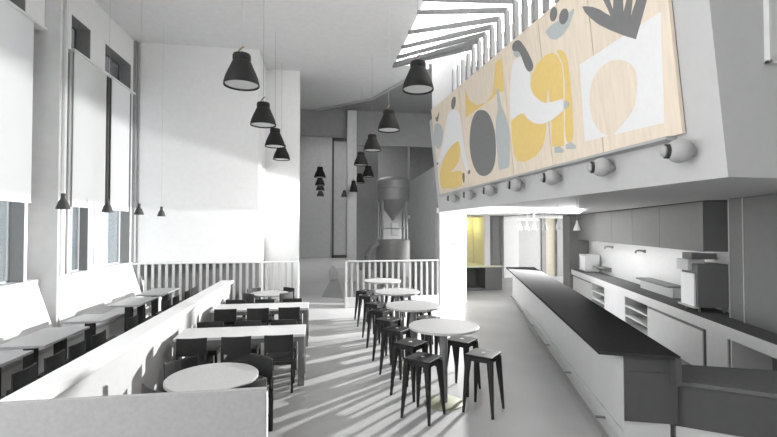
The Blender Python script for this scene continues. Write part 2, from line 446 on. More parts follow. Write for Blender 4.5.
# yellow lit niche
YN = 15.0
b = MB()
b.box(4.2, 6.16, 16.3, 16.4, .9, ZS); b.box(4.2, 4.3, YN, 16.3, .9, ZS); b.box(6.0, 6.12, YN+.02, 16.3, .9, ZS); b.box(4.2, 6.1, YN, 16.3, ZS-.06, ZS-.001)
struct(b.build('wall_niche', 'ply'), 'yellow lit niche behind the white pier', 'niche')
b = MB(); b.box(5.93, 6.14, YN-.08, YN+.02, .9, ZS); struct(b.build('trim_8', 'white'), 'white jamb right of the yellow niche', 'trim')
b = MB(); b.box(6.14, 6.66, YN+.1, YN+.3, .9, ZS); b.box(6.58, 6.66, YN-.1, YN+.1, .9, ZS); struct(b.build('wall_niche_side', 'reveal'), 'dark panel between the yellow niche and the passage', 'wall')
t = thing('niche_bench', 'low counter with a dark open shelf under the yellow niche', 'counter', (4.3, YN-.05, 0))
c = MB(); c.box(0, 2.3, -.05, 1.3, .84, .90); c.build('worktop', 'ply', t)
c = MB(); c.box(1.66, 2.3, 0, 1.2, 0, .84); c.build('end_panel', 'cab', t)
c = MB(); c.box(0, 1.66, .9, .95, 0, .84); c.box(0, 1.66, .02, .9, 0, .08); c.build('shelf_back', 'cabin', t)
for k, x in enumerate((5.33, 5.72)):
    t = thing('niche_lamp', ('left', 'right')[k] + ' of the two glowing lamps on the niche back wall', 'lamp', (x, 16.2, 2.45), 0, 'lamps in the yellow niche')
    c = MB(); c.tube((0, .1, 0), (0, .04, 0), .05, n=16); c.build('backplate', 'steel', t, smooth=True)
    c = MB(); c.lathe([(0,-.05),(.04,-.03),(.055,0),(.04,.035),(0,.05)], (0,0,0), 16); c.build('bulb', 'bulb', t, smooth=True)
# ================================================================ HALF WALL, SCREENS, BENCHES
t = thing('half_wall', 'white half wall with a rounded cap dividing booths from dining tables, grey board at its near end', 'half wall', (-2.2, 3.6, 0))
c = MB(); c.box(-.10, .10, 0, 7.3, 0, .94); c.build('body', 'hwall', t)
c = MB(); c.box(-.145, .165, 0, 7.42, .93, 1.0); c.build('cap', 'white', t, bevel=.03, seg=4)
c = MB(); c.box(-1.7, 1.79, -.045, 0, 0, 1.0); c.build('end_board', 'panel', t, bevel=.004)
c = MB(); c.box(1.79, 1.80, -.040, .02, 0, .96); c.build('edge_strip', 'white', t)

def slat_screen(label, x0, x1, y, z0, z1, base, pitch=.165, w=.062):
    t = thing('slatted_screen', label, 'screen', (x0, y, 0), 0)
    L = x1-x0
    c = MB()
    n = int(L/pitch)
    for i in range(n+1):
        x = i*L/n
        c.box(max(0, x-w/2), min(L, x+w/2), -.03, .03, z0, z1-.03)
    c.build('slats', 'slatr' if base else 'slat', t)
    c = MB(); c.box(-.01, L+.01, -.05, .05, z1-.035, z1); c.build('top_rail', 'hwall' if base else 'white', t, bevel=.006)
    if base:
        c = MB(); c.box(0, L, -.05, .05, 0, z0); c.build('base_board', 'hwall', t, bevel=.006)
        c = MB(); c.box(-.03, .03, -.055, .055, 0, z1-.03); c.build('post', 'hwall', t, bevel=.006)
    else:
        c = MB(); c.box(0, L, -.03, .03, 0, z0); c.build('bottom_rail', 'slat', t)
        c = MB(); c.box(L-.04, L+.02, -.055, .055, 0, z1-.03); c.build('post', 'white', t, bevel=.006)
    return t
slat_screen('white slatted screen along the white back wall, left of the walkway', -4.85, -.56, 12.30, .06, 1.345, False)
slat_screen('white slatted screen on a solid base in front of the tank', .76, 3.46, 12.33, .30, 1.335, True)

def bench(label, y0, y1):
    t = thing('wall_bench', label, 'bench', (-4.87, y0, 0), 0, 'upholstered benches under the windows')
    L = y1-y0
    c = MB()
    A = [(.005, 0, .42), (.33, 0, .46), (.04, 0, 1.335), (.005, 0, 1.335)]
    c.loft(A, [(x, L, z) for x, _, z in A]); c.build('backrest', 'bench', t, bevel=.012)
    c = MB(); c.box(.04, .80, 0, L, .38, .46); c.build('seat', 'seat', t, bevel=.02, seg=3)
    c = MB(); c.box(.04, .76, 0.01, L-.01, 0, .38)
    n = max(1, int(L/.62))
    for i in range(n): c.box(.76, .772, i*L/n+.008, (i+1)*L/n-.008, .06, .37)
    c.build('base', 'base', t)
    return t
bench('white backed bench under the window nearest the camera', 3.8, 8.40)
bench('white backed bench running from the grey pilaster to the far corner', 8.64, 12.22)

# ================================================================ BOOTH TABLES AND CHAIRS
def booth_table(L, label, y0):
    t = thing('booth_table', label, 'table', (-3.82, y0+L/2, 0), 0, 'booth tables along the bench')
    c = MB(); c.box(-.30, .30, -L/2, L/2, .705, .74); c.build('tabletop', 'top', t, bevel=.004)
    for q in ((.10,) if L < .8 else (.10, L-.36)):
        c = MB(); c.box(.02, .14, -L/2+q-.06, -L/2+q+.06, .02, .705); c.build('post', 'char', t, bevel=.004)
        c = MB(); c.box(-.14, .28, -L/2+q-.10, -L/2+q+.16, 0, .02); c.build('foot_plate', 'char', t, bevel=.004)
    return t
booth_table(1.10, 'oblong pale booth table nearest the camera, half cut off by the left edge', 4.98)
booth_table(1.12, 'largest looking oblong pale booth table, in front of the grey pilaster', 6.30)
booth_table(.66, 'pale booth table third from the camera, just behind the grey pilaster', 7.80)
booth_table(1.06, 'pale booth table fourth from the camera, before the last one', 9.28)
booth_table(1.14, 'pale booth table farthest away beside the slatted screen', 10.66)

def make_chair():
    t = thing('dining_chair', 'x', 'chair')
    c = MB(); c.box(-.19, .19, -.17, .20, .43, .455); c.build('seat', 'char', t, bevel=.008)
    # gently curved backrest
    c = MB(); N = 6; A = []; B_ = []
    for i in range(N+1):
        x = -.195 + .39*i/N
        y = -.205 + .030*(abs(x)/.195)**2
        A.append((x, y)); 
    for i in range(N+1):
        x, y = A[N-i]; B_.append((x, y-.022))
    c.prism(A+B_, .565, .80); c.build('backrest', 'char', t, bevel=.006)
    for s in (-1, 1):
        c = MB(); c.bar((s*.178, -.185, 0), (s*.178, -.19, .60), .030, .038); c.build('leg', 'char', t)
        c = MB(); c.bar((s*.178, .185, 0), (s*.172, .18, .43), .030, .036); c.build('leg', 'char', t)
    c = MB(); c.box(-.17, .17, -.185, -.165, .385, .43); c.box(-.17, .17, .17, .19, .385, .43); c.box(-.185, -.165, -.17, .18, .385, .43); c.box(.165, .185, -.17, .18, .385, .43)
    c.build('seat_frame', 'char', t)
    c = MB(); c.box(-.186, -.170, -.18, .18, .17, .195); c.box(.170, .186, -.18, .18, .17, .195); c.build('stretcher', 'char', t)
    return t
chair0 = make_chair()
used = [False]
def chair(x, y, rz, label, group):
    o = place(chair0, not used[0], 'dining_chair', label, (x, y, 0), rz, group)
    used[0] = True
    return o
# around the near round table and far round table
def ring(cx, cy, r, what, group):
    for deg, w in ((45, 'far right'), (135, 'far left'), (225, 'near left'), (315, 'near right')):
        a = math.radians(deg)
        chair(cx + r*math.cos(a), cy + r*math.sin(a), a + PI/2, 'charcoal chair on the %s side of the %s' % (w, what), group)
ring(-1.08, 4.73, .42, 'round table nearest the camera', 'chairs around the near round table')
ring(-1.14, 10.52, .40, 'far round table by the slatted screen', 'chairs around the far round table')
side = ('left', 'middle', 'right')
for y, rz, row in ((6.325, 0, 'near side of the front long table'), (6.94, PI, 'far side of the front long table'),
                   (8.425, 0, 'near side of the rear long table'), (9.04, PI, 'far side of the rear long table')):
    for i, x in enumerate((-1.67, -1.10, -.54)):
        chair(x, y, rz, '%s charcoal chair on the %s' % (side[i], row), 'chairs at the long tables')
cl = ('charcoal chair at the booth table nearest the camera, closest to the camera', 'charcoal chair at the far end of the nearest booth table',
      'charcoal chair in front of the largest looking booth table, its nearer one', 'charcoal chair at the farther end of the largest looking booth table',
      'single charcoal chair at the booth table behind the grey pilaster',
      'charcoal chair at the nearer end of the fourth booth table', 'charcoal chair at the farther end of the fourth booth table',
      'charcoal chair at the nearer end of the farthest booth table', 'charcoal chair at the farther end of the farthest booth table')
for y, l in zip((5.13, 5.66, 6.14, 6.68, 7.80, 9.45, 10.0, 10.85, 11.4), cl):
    chair(-3.24, y, PI/2, l, 'chairs along the booth tables')

# long tables
def long_table(y0, y1, label):
    t = thing('long_table', label, 'table', (-1.09, (y0+y1)/2, 0), 0, 'long dining tables')
    h = (y1-y0)/2; L = .895
    c = MB(); c.box(-L, L, -h, h, .70, .74); c.build('tabletop', 'tabw', t, bevel=.004)
    c = MB(); c.box(-L+.05, L-.05, -h+.03, -h+.055, .63, .70); c.box(-L+.05, L-.05, h-.055, h-.03, .63, .70); c.build('apron', 'steel', t)
    for sx_ in (-1, 1):
        for sy_ in (-1, 1):
            c = MB(); c.box(sx_*(L-.10), sx_*(L-.005), sy_*(h-.10), sy_*(h-.01), 0, .70); c.build('leg', 'steel', t, bevel=.004)
    return t
long_table(6.375, 7.02, 'front long white dining table with three chairs on each side')
long_table(8.43, 9.11, 'rear long white dining table with three chairs on each side')

def round_table(x, y, r, h, label, pole, plate, group):
    t = thing('round_table', label, 'table', (x, y, 0), 0, group)
    c = MB(); c.lathe([(r-.012, h-.035), (r, h-.028), (r, h-.006), (r-.006, h)], n=64); c.build('tabletop', 'top', t, smooth=True)
    c = MB(); c.lathe([(pole, .012), (pole, h-.05), (.16, h-.045), (.16, h-.035)], n=24); c.build('pedestal', 'steel', t, smooth=True)
    c = MB(); c.lathe([(plate, 0), (plate, .010), (plate-.01, .016)], n=48); c.build('base_plate', 'olive', t, smooth=True)
    return t
round_table(-1.08, 4.73, .455, .74, 'low round pale table nearest the camera behind the grey board', .045, .25, 'low round tables')
round_table(-1.14, 10.52, .43, .74, 'low round pale table far back by the slatted screen', .045, .25, 'low round tables')
HT = ((1.607, 5.475), (1.54, 6.99), (1.562, 8.585), (1.525, 10.40))
ow = ('nearest the camera', 'second from the camera', 'third from the camera', 'farthest from the camera')
for (x, y), w in zip(HT, ow):
    round_table(x, y, .45, 1.0, 'tall round pale table on one leg, ' + w, .052, .25, 'tall round tables')

# ================================================================ STOOLS
def make_stool():
    t = thing('bar_stool', 'x', 'stool')
    c = MB()
    c.loft([(-.165,-.165,.672),(.165,-.165,.672),(.165,.165,.672),(-.165,.165,.672)], [(-.175,-.175,.712),(.175,-.175,.712),(.175,.175,.712),(-.175,.175,.712)])
    c.build('seat', 'stool', t, bevel=.012, seg=3)
    c = MB(); c.lathe([(.026, .712), (.022, .7165), (.014, .7165)], n=16); c.build('grip_hole', 'lampg', t, smooth=True)
    for sx_ in (-1, 1):
        for sy_ in (-1, 1):
            def sq(cx, cy, h, z, k): return [(cx-h,cy-h,z),(cx+h,cy-h,z),(cx+h,cy+h,z),(cx-h,cy+h,z)]
            c = MB(); c.loft(sq(sx_*.188, sy_*.188, .013, 0, 0), sq(sx_*.138, sy_*.138, .034, .68, 0)); c.build('leg', 'stool', t, bevel=.004)
    c = MB()
    for s in (-1, 1):
        c.box(-.14, .14, s*.150-.007, s*.150+.007, .635, .675); c.box(s*.150-.007, s*.150+.007, -.14, .14, .635, .675)
    c.build('rim', 'stool', t)
    return t
stool0 = make_stool()
ST = [(1.25,5.13,46),(1.24,5.83,43),(1.205,6.66,47),(1.185,7.37,45),(1.17,8.17,44),(1.165,8.95,46),(1.15,9.95,45),(1.15,10.72,43)]
SR = [(2.03,5.17,47),(1.985,5.87,44),(1.90,6.66,45),(1.865,7.37,46),(1.93,8.22,45),(1.93,9.02,44),(1.92,10.05,45),(1.90,10.80,46)]
first = True
for sidew, L in (('left', ST), ('right', SR)):
    for i, (x, y, a) in enumerate(L):
        l = '%s charcoal stool on the %s side of the tall table %s' % (('nearer','farther')[i % 2], sidew, ow[i//2])
        place(stool0, first, 'bar_stool', l, (x, y, 0), math.radians(a), 'stools around the tall tables')
        first = False

# ================================================================ PENDANTS
def make_pendant():
    t = thing('pendant_lamp', 'x', 'lamp')
    c = MB(); prof = [(.235,.012),(.25,0),(.252,.01),(.246,.05),(.228,.12),(.200,.19),(.168,.26),(.142,.32),(.131,.345),(.123,.352),(.126,.368),(.128,.43),(.118,.455),(.07,.468),(0,.47)]
    inner = [(.0,.40),(.11,.38),(.15,.26),(.21,.12),(.235,.012)]
    c.lathe(inner[:-1] + prof, n=40)
    c.build('lamp_shade', 'pend', t, smooth=True)
    c = MB(); c.lathe([(0,.022),(.228,.022),(.228,.028),(0,.028)], n=40); c.build('diffuser', 'diff', t, smooth=True)
    c = MB(); c.path([(-.05,0,.465),(-.045,0,.51),(-.01,0,.545),(.03,0,.575)], .012, 8); c.build('strap', 'tan', t, smooth=True)
    c = MB(); c.tube((.0,0,.47), (.0,0,CZ-4.33+.02), .004, n=6); c.build('cable', 'wire', t)
    return t
pend0 = make_pendant()
P1 = [(-1.11,6.45,'largest dark bell pendant over the long tables'),(-1.11,8.9,'second dark bell pendant in the row over the long tables'),(-1.105,11.2,'third dark bell pendant in the row over the long tables'),(-1.12,13.3,'smallest dark bell pendant in the row over the long tables')]
P2 = [(1.556,6.7,'largest dark bell pendant over the tall tables'),(1.55,9.6,'second dark bell pendant in the row over the tall tables'),(1.49,12.2,'third dark bell pendant in the row over the tall tables'),(1.45,15.1,'fourth dark bell pendant, against the far column')]
P3 = [(2.06,18.3,'dim bell pendant low in front of the grey block wall, right of the fourth'),(1.94,20.9,'small dim bell pendant just left of the dim one before the block wall'),(1.405,17.8,'small low dark bell pendant hanging in front of the pale column'),(1.77,30.5,'tiny dark bell pendant left of the pale column')]
P4 = [(.035,18.9,'topmost of four dark pendants stacked above each other left of the dark window'),(.044,22.4,'second from the top of the four stacked dark pendants'),(.07,25.4,'third from the top of the four stacked dark pendants'),(.09,30.0,'lowest of the four stacked dark pendants')]
first = True
for L, z, g in ((P1, 4.32, 'pendants over the long tables'), (P2, 4.47, 'pendants over the tall tables'), (P3, 4.45, 'pendants in the far hall'), (P4, 4.45, 'pendants stacked in the far hall')):
    for x, y, l in L:
        p = place(pend0, first, 'pendant_lamp', l, (x, y, z), random.uniform(-.6, .9), g)
        first = False
        if abs(y-17.8) < .01: p.location.z = 3.76; p.scale = (.7, .7, 1)
        if y > 18.55:
            for ch in [k for k in bpy.data.objects if k.parent == p and k.name.startswith('cable')]:
                ch.data = ch.data.copy(); 
                for v in ch.data.vertices:
                    if v.co.z > 1: v.co.z = 9.6 - z
# small booth pendants
def make_small():
    t = thing('small_pendant', 'x', 'lamp')
    c = MB(); c.lathe([(.082,.01),(.095,0),(.09,.025),(.062,.11),(.036,.15),(.030,.16),(.030,.235),(.0,.24)], n=28); c.build('lamp_shade', 'cone', t, smooth=True)
    c = MB(); c.tube((0,0,.23), (0,0,CZ-2.55), .0015, n=6); c.build('cable', 'wire', t)
    return t
s0 = make_small()
for i, (y, w) in enumerate(((7.184,'largest of the row'),(8.561,'second of the row'),(9.962,'third of the row'),(11.292,'farthest of the row'))):
    place(s0, i == 0, 'small_pendant', 'small grey cone pendant over the booth tables, ' + w, (-3.8, y, 2.552), 0, 'small pendants over the booths')

# ================================================================ TANK
t = thing('brew_tank', 'tall grey steel brewing tank with a domed top and cone bottom behind the screen', 'tank', (3.43, 20, 0))
c = MB(); c.lathe([(.76,3.56),(.765,3.58),(.765,4.42),(.74,4.50),(.60,4.60),(.35,4.68),(0,4.71)], n=40); c.build('vessel', 'tank', t, smooth=True)
c = MB(); c.lathe([(.08,2.62),(.10,2.70),(.74,3.56)], n=40); c.build('cone', 'tank', t, smooth=True)
c = MB(); c.lathe([(.775,4.08),(.785,4.10),(.785,4.14),(.775,4.16)], n=40); c.build('band', 'tank', t, smooth=True)
for a in (35, 145, 215, 325):
    a = math.radians(a)
    c = MB(); c.tube((.68*math.cos(a), .68*math.sin(a), 1.7), (.68*math.cos(a), .68*math.sin(a), 3.62), .06, n=12); c.build('leg', 'tank', t, smooth=True)
c = MB(); c.box(-.15, .13, -.62, -.40, 1.92, 2.5); c.build('control_box', 'white', t, bevel=.02)
c = MB(); c.lathe([(.80,0),(.80,1.66),(.77,1.72),(0,1.72)], n=40); c.build('base_vessel', 'tank', t, smooth=True)
c = MB(); c.path([(-.55,-.60,2.25),(-.2,-.74,2.25),(.2,-.74,2.25),(.55,-.60,2.25)], .025); c.path([(-.55,-.60,1.7),(-.55,-.60,2.25)], .02); c.path([(.55,-.60,1.7),(.55,-.60,2.25)], .02); c.build('guard_rail', 'tank', t, smooth=True)
t = thing('tank_pipe', 'bent grey duct standing left of the brewing tank', 'pipe', (2.3, 19.4, 0))
c = MB(); c.path([(-.15,0,0),(-.15,0,1.05),(.05,0,1.35),(.35,0,1.62)], .14, 14); c.build('duct', 'tank', t, smooth=True)
c = MB(); c.tube((-.15,0,.95),(-.15,0,1.03),.17,n=16); c.build('flange', 'tank', t, smooth=True)

# ---- walkway beyond the tables
t = thing('floor_grey', 'dark tapering patch on the floor of the walkway into the far hall', 'mat', (.55, 16, 0))
c = MB(); c.prism([(-.46,-1.6),(.25,-2.05),(.28,2.6),(-.08,2.65)], 0, .008); c.build('mat', 'dgrey', t)  # dark grey tapering sheet lying on the floor
t = thing('waste_bin', 'small pale bin with a dark swing lid at the end of the dark floor patch', 'bin', (.63, 19.2, 0))
c = MB(); c.loft([(-.17,-.15,0),(.17,-.15,0),(.17,.15,0),(-.17,.15,0)], [(-.20,-.17,.38),(.20,-.17,.38),(.20,.17,.38),(-.20,.17,.38)]); c.build('body', 'grey', t, bevel=.02)
c = MB(); c.loft([(-.19,-.17,.38),(.19,-.17,.38),(.19,.17,.38),(-.19,.17,.38)], [(-.03,-.05,.66),(.03,-.05,.66),(.03,.05,.66),(-.03,.05,.66)]); c.build('lid', 'grey', t, bevel=.01)
# ================================================================ MURAL
MUR = {
'pear':[(11.347,5.095),(11.074,5.064),(10.845,4.943),(10.725,4.785),(10.788,4.603),(11.03,4.419),(11.359,4.404),(11.553,4.536),(11.591,4.768),(11.507,4.994)],
'leaf':[(10.865,5.33),(10.956,5.202),(11.112,5.087),(11.213,5.131),(11.275,5.29),(11.141,5.202)],
'hair_a':[(9.89,5.293),(9.741,5.351),(9.604,5.328),(9.581,5.233),(9.672,5.112),(9.85,5.071),(9.952,5.159)],
'white_a':[(10.006,5.113),(9.85,5.071),(9.657,5.049),(9.402,4.864),(9.429,4.555),(9.371,4.198),(9.314,3.845),(9.213,3.592),(9.284,3.511),(9.444,3.624),(9.581,3.946),(9.654,4.27),(9.741,4.329),(10.174,4.304),(10.535,4.231),(10.965,4.094),(11.289,4.009),(11.481,4.065),(11.128,4.268),(10.708,4.587),(10.43,4.91),(10.255,5.067)],
'yellow_a':[(9.707,4.322),(9.618,4.216),(9.67,3.99),(9.823,3.836),(10.167,3.734),(10.578,3.674),(9.746,3.629),(9.651,3.546),(9.754,3.321),(9.831,3.239),(11.234,3.315),(11.472,3.426),(11.377,3.761),(10.982,4.044),(10.539,4.219),(10.177,4.292)],
'foot_a':[(9.626,3.572),(9.498,3.498),(9.63,3.279),(9.702,3.434)],
'hand_a':[(9.217,3.582),(9.141,3.521),(9.253,3.456),(9.315,3.515)],
'hand_b':[(11.543,4.095),(11.393,4.045),(11.457,3.999),(11.546,4.019)],
'horn':[(8.963,5.292),(8.809,5.023),(8.419,4.79),(7.947,4.708),(7.624,4.796),(7.39,5.279),(7.125,5.264),(7.173,4.686),(7.453,4.744),(7.721,4.704),(8.53,4.708),(9.1,4.698)],
'oval':[(8.251,4.653),(7.979,4.551),(7.812,4.375),(7.706,4.096),(7.735,3.764),(7.855,3.5),(8.072,3.355),(8.423,3.32),(8.751,3.409),(8.988,3.665),(9.069,4.003),(8.945,4.369),(8.721,4.603),(8.481,4.684)],
'bottle':[(7.461,4.816),(7.376,4.795),(7.37,4.669),(7.348,4.501),(7.202,4.249),(7.15,3.973),(7.186,3.665),(7.268,3.414),(7.317,3.357),(7.665,3.354),(7.72,3.395),(7.697,3.757),(7.694,4.037),(7.603,4.295),(7.485,4.457),(7.477,4.647)],
'hair_b':[(6.727,5.305),(6.627,5.342),(6.47,5.301),(6.344,5.146),(6.228,4.973),(6.138,4.79),(6.155,4.712),(6.256,4.699),(6.343,4.765),(6.414,4.919),(6.484,5.09),(6.557,5.155),(6.716,5.204)],
'face':[(6.716,5.204),(6.557,5.155),(6.484,5.09),(6.504,5.046),(6.581,5.045),(6.697,5.132)],
'white_b':[(6.49,5.061),(6.414,4.919),(6.343,4.765),(6.256,4.699),(6.245,4.655),(6.298,4.497),(6.216,4.322),(5.973,4.129),(5.722,4.08),(5.463,4.055),(5.476,3.899),(5.769,3.838),(6.031,3.84),(6.3,3.919),(6.478,4.039),(6.58,4.154),(6.777,4.168),(7.02,4.136),(7.026,4.371),(6.954,4.682),(6.807,4.959),(6.714,5.059),(6.581,5.045)],
'skirt':[(7.023,4.12),(6.779,4.158),(6.583,4.144),(6.481,4.025),(6.302,3.91),(6.076,3.841),(5.942,3.834),(6.03,3.613),(6.147,3.489),(6.357,3.401),(6.73,3.365),(6.943,3.425),(7.058,3.543),(7.067,3.824)],
'leg_up':[(6.292,4.48),(6.199,4.639),(6.032,4.75),(5.8,4.78),(5.595,4.744),(5.506,4.664),(5.43,4.524),(5.421,4.367),(5.463,4.055),(5.722,4.08),(5.795,4.097),(5.806,4.305),(5.887,4.114),(5.973,4.129),(6.216,4.322)],
'leg_low':[(5.812,3.835),(5.493,3.89),(5.572,3.421),(5.866,3.462)],
'leg_b':[(5.514,4.747),(5.369,4.689),(5.282,4.554),(5.267,4.313),(5.284,3.933),(5.32,3.447),(5.533,3.423),(5.428,4.04),(5.385,4.355),(5.398,4.534),(5.473,4.669)],
'hand_c':[(5.468,4.029),(5.369,3.992),(5.343,3.928),(5.422,3.906),(5.475,3.907)],
'shoe_a':[(5.802,3.445),(5.68,3.437),(5.576,3.354),(5.62,3.33),(5.817,3.364)],
'shoe_b':[(5.524,3.43),(5.408,3.443),(5.298,3.37),(5.318,3.335),(5.521,3.363)],
'bowl':[(5.734,5.097),(5.585,5.121),(5.384,5.094),(5.162,5.088),(5.017,5.096),(5.086,5.006),(5.194,4.913),(5.327,4.872),(5.459,4.873),(5.556,4.905),(5.633,4.962),(5.7,5.046)],
'seed_a':[(5.408,5.187),(5.426,5.162),(5.452,5.145),(5.483,5.138),(5.514,5.143),(5.542,5.159),(5.563,5.184),(5.576,5.214),(5.577,5.248),(5.567,5.279),(5.548,5.304),(5.521,5.32),(5.49,5.326),(5.46,5.32),(5.432,5.304),(5.412,5.279),(5.4,5.249),(5.399,5.217)],
'seed_b':[(5.174,5.037),(5.197,5.012),(5.228,4.997),(5.264,4.993),(5.301,5.001),(5.334,5.02),(5.358,5.049),(5.371,5.083),(5.372,5.118),(5.359,5.15),(5.334,5.175),(5.302,5.19),(5.265,5.192),(5.229,5.183),(5.197,5.163),(5.174,5.135),(5.162,5.102),(5.161,5.068)],
'palm':[(4.876,5.028),(4.821,5.005),(4.691,4.931),(4.571,4.838),(4.481,4.748),(4.409,4.685),(4.44,4.773),(4.499,4.914),(4.538,5.039),(4.464,5.016),(4.401,4.863),(4.365,4.728),(4.34,4.832),(4.329,4.96),(4.257,4.936),(4.202,4.768),(4.217,4.621),(4.151,4.733),(4.115,4.826),(4.047,4.773),(4.069,4.691),(4.126,4.526),(4.02,4.665),(3.962,4.712),(3.887,4.596),(3.927,4.525),(4.007,4.394),(4.08,4.278),(4.247,4.391),(4.461,4.553),(4.622,4.688),(4.738,4.814),(4.833,4.933)],
'white_c':[(5.05,4.367),(3.734,4.4),(3.829,3.328),(5.104,3.39)],
'egg':[(4.423,4.196),(4.267,4.126),(4.148,4.016),(4.114,3.891),(4.149,3.71),(4.213,3.567),(4.339,3.483),(4.469,3.412),(4.575,3.366),(4.679,3.371),(4.801,3.451),(4.893,3.583),(4.933,3.761),(4.921,3.908),(4.861,4.057),(4.742,4.162),(4.599,4.207)],
}
MOFF = .05
def mx(y, z, off): return sx(y, z) - off
def mur_poly(pts, o0, o1):
    """outline in the plane of the mural, given thickness along the room"""
    return [(mx(y, z, o0), y, z) for y, z in pts], [(mx(y, z, o1), y, z) for y, z in pts]
t = thing('mural', 'long plywood mural of abstract figures, fruit and a hand in yellow, grey and white', 'mural')
cuts = [3.63, 4.77, 5.89, 7.14, 9.34, 11.575]
def mtop(y): return 5.54 - .0324*(11.58-y)
for a, b_ in zip(cuts, cuts[1:]):
    g = .007
    pts = [(a+g, 3.18), (b_-g, 3.18), (b_-g, mtop(b_)), (a+g, mtop(a))]
    c = MB(); A, B_ = mur_poly(pts, .012, MOFF); c.loft(A, B_); c.build('plywood_panel', 'wood', t)
c = MB(); A, B_ = mur_poly([(3.64,3.185),(11.57,3.185),(11.57,mtop(11.57)-.005),(3.64,mtop(3.64)-.005)], .003, .011); c.loft(A, B_); c.build('backing', 'vdark', t)
LAY = [('white_c','mwhite','white_block',1),('egg','wood','plywood_shape',2),('palm','mdark','grey_hand',3),
 ('pear','mlight','grey_fruit',1),('leaf','mdark','leaf',2),('white_a','mwhite','white_torso',2),('yellow_a','yel','yellow_legs',1),('hair_a','mdark','grey_head',3),('foot_a','mdark','grey_foot',2),('hand_a','mdark','grey_hand',3),('hand_b','mdark','grey_hand',3),
 ('horn','yel','yellow_horn',1),('oval','mdark','grey_oval',1),('bottle','mlight','grey_bottle',2),
 ('skirt','yel','yellow_skirt',1),('leg_up','yel','yellow_leg',1),('leg_low','yel','yellow_leg',1),('leg_b','yel','yellow_leg',1),('white_b','mwhite','white_torso',2),('face','mlight','grey_face',3),('hair_b','mdark','grey_hair',4),('hand_c','mlight','grey_hand',3),('shoe_a','mlight','grey_shoe',2),('shoe_b','mlight','grey_shoe',2),
 ('bowl','mlight','grey_bowl',1),('seed_a','mdark','grey_seed',2),('seed_b','mdark','grey_seed',2)]
def smooth_outline(p, it=2):
    for _ in range(it):
        q = []
        for i in range(len(p)):
            (a0, a1), (b0, b1) = p[i], p[(i+1) % len(p)]
            q += [(a0*.75+b0*.25, a1*.75+b1*.25), (a0*.25+b0*.75, a1*.25+b1*.75)]
        p = q
    return p
SHARP = {'white_c', 'leg_low', 'palm', 'horn', 'leg_up', 'bottle', 'skirt', 'shoe_a', 'shoe_b'}
for key, m_, nm, ly in LAY:
    pts = MUR[key] if key in SHARP else smooth_outline(MUR[key], 1 if key in ('shoe_a','shoe_b','leaf','hand_a','hand_b','foot_a') else 2)
    c = MB(); A, B_ = mur_poly(pts, MOFF-.002, MOFF+.0015*ly); c.loft(A, B_); c.build(nm, m_, t)
c = MB()
for y0, y1 in ((3.75, 11.6),):
    A = [(mx(y0,3.18,.0),y0,3.175),(mx(y0,3.18,.12),y0,3.175),(mx(y0,3.18,.12),y0,3.145),(mx(y0,3.18,.0),y0,3.135)]
    B_ = [(mx(y1,3.18,.0),y1,3.175),(mx(y1,3.18,.12),y1,3.175),(mx(y1,3.18,.12),y1,3.145),(mx(y1,3.18,.0),y1,3.135)]
    c.loft(A, B_)
c.build('ledge', 'lampg', t)
t.location = (3.40, 7.6, 3.18)
for ch in [k for k in bpy.data.objects if k.parent == t]: ch.location = (-3.40, -7.6, -3.18)

# ---- wall lamps under the mural
def make_wall_lamp():
    t = thing('wall_lamp', 'x', 'lamp')
    ax = Vector((-.93, .36, 0)).normalized()
    c = MB(); c.lathe([(0,-.115)] + [(.115*math.sin(math.radians(a)), -.115*math.cos(math.radians(a))) for a in range(15, 150, 12)] + [(.068,.093)], (0,0,0), 28, ax); c.build('shell', 'lampg', t, smooth=True)
    c = MB(); c.lathe([(.070,.082),(.070,.122),(.052,.122)], (0,0,0), 24, ax); c.build('collar', 'vdark', t, smooth=True)
    c = MB(); c.lathe([(.040,.10),(.054,.124),(.056,.136),(.042,.156),(0,.166)], (0,0,0), 24, ax); c.build('bulb', 'lampg', t, smooth=True)
    c = MB(); c.tube((.06,0,0), (.155,0,-.01), .045, n=20); c.build('mount', 'lampg', t, smooth=True)
    return t
wl0 = make_wall_lamp()
wn = ('largest round wall lamp, under the right end of the mural','second round wall lamp from the right under the mural','third round wall lamp from the right under the mural','middle one of the seven round wall lamps under the mural','third round wall lamp from the left under the mural','second round wall lamp from the left under the mural','smallest round wall lamp, under the left end of the mural')
for i, y in enumerate((3.59, 4.70, 5.80, 6.91, 8.02, 9.13, 10.25)):
    place(wl0, i == 0, 'wall_lamp', wn[i], (sx(y, 3.0)-.15, y, 3.0), 0, 'round lamps under the mural')

# ================================================================ BAR
t = thing('bar_counter', 'long grey bar counter with a dark stone top and a foot rail', 'bar', (BX, BY, 0), BR)
c = MB(); c.prism([(-.05,.03),(.66,-.04),(.80,4.0),(.88,9.5),(.01,9.36)], 1.015, 1.05); c.build('counter_top', 'bartop', t, bevel=.003)
c = MB(); c.prism([(.20,.10),(.62,.10),(.72,9.3),(.20,9.3)], .0, 1.015); c.build('body', 'barface', t)
c = MB(); c.box(.20, .52, .075, .10, .853, 1.012); c.box(.52, .64, .088, .10, .853, 1.012); c.box(.20, .68, .075, .10, .36, .848); c.build('end_panel', 'barend', t)
c = MB(); c.box(.18, .20, .10, 9.28, .05, .25); c.build('plinth', 'kick', t, bevel=.004)
c = MB(); c.hexa([(.615,-.04,.77),(.665,-.045,.77),(.68,.5,.77),(.63,.5,.77),(.615,-.04,1.03),(.665,-.045,1.03),(.68,.5,1.03),(.63,.5,1.03)]); c.build('side_panel', 'barend', t)
r = MB(); r.bar((.02,.0,.19),(.13,9.1,.19), .05, .03); ro = r.build('foot_rail', 'steel', t, bevel=.004)
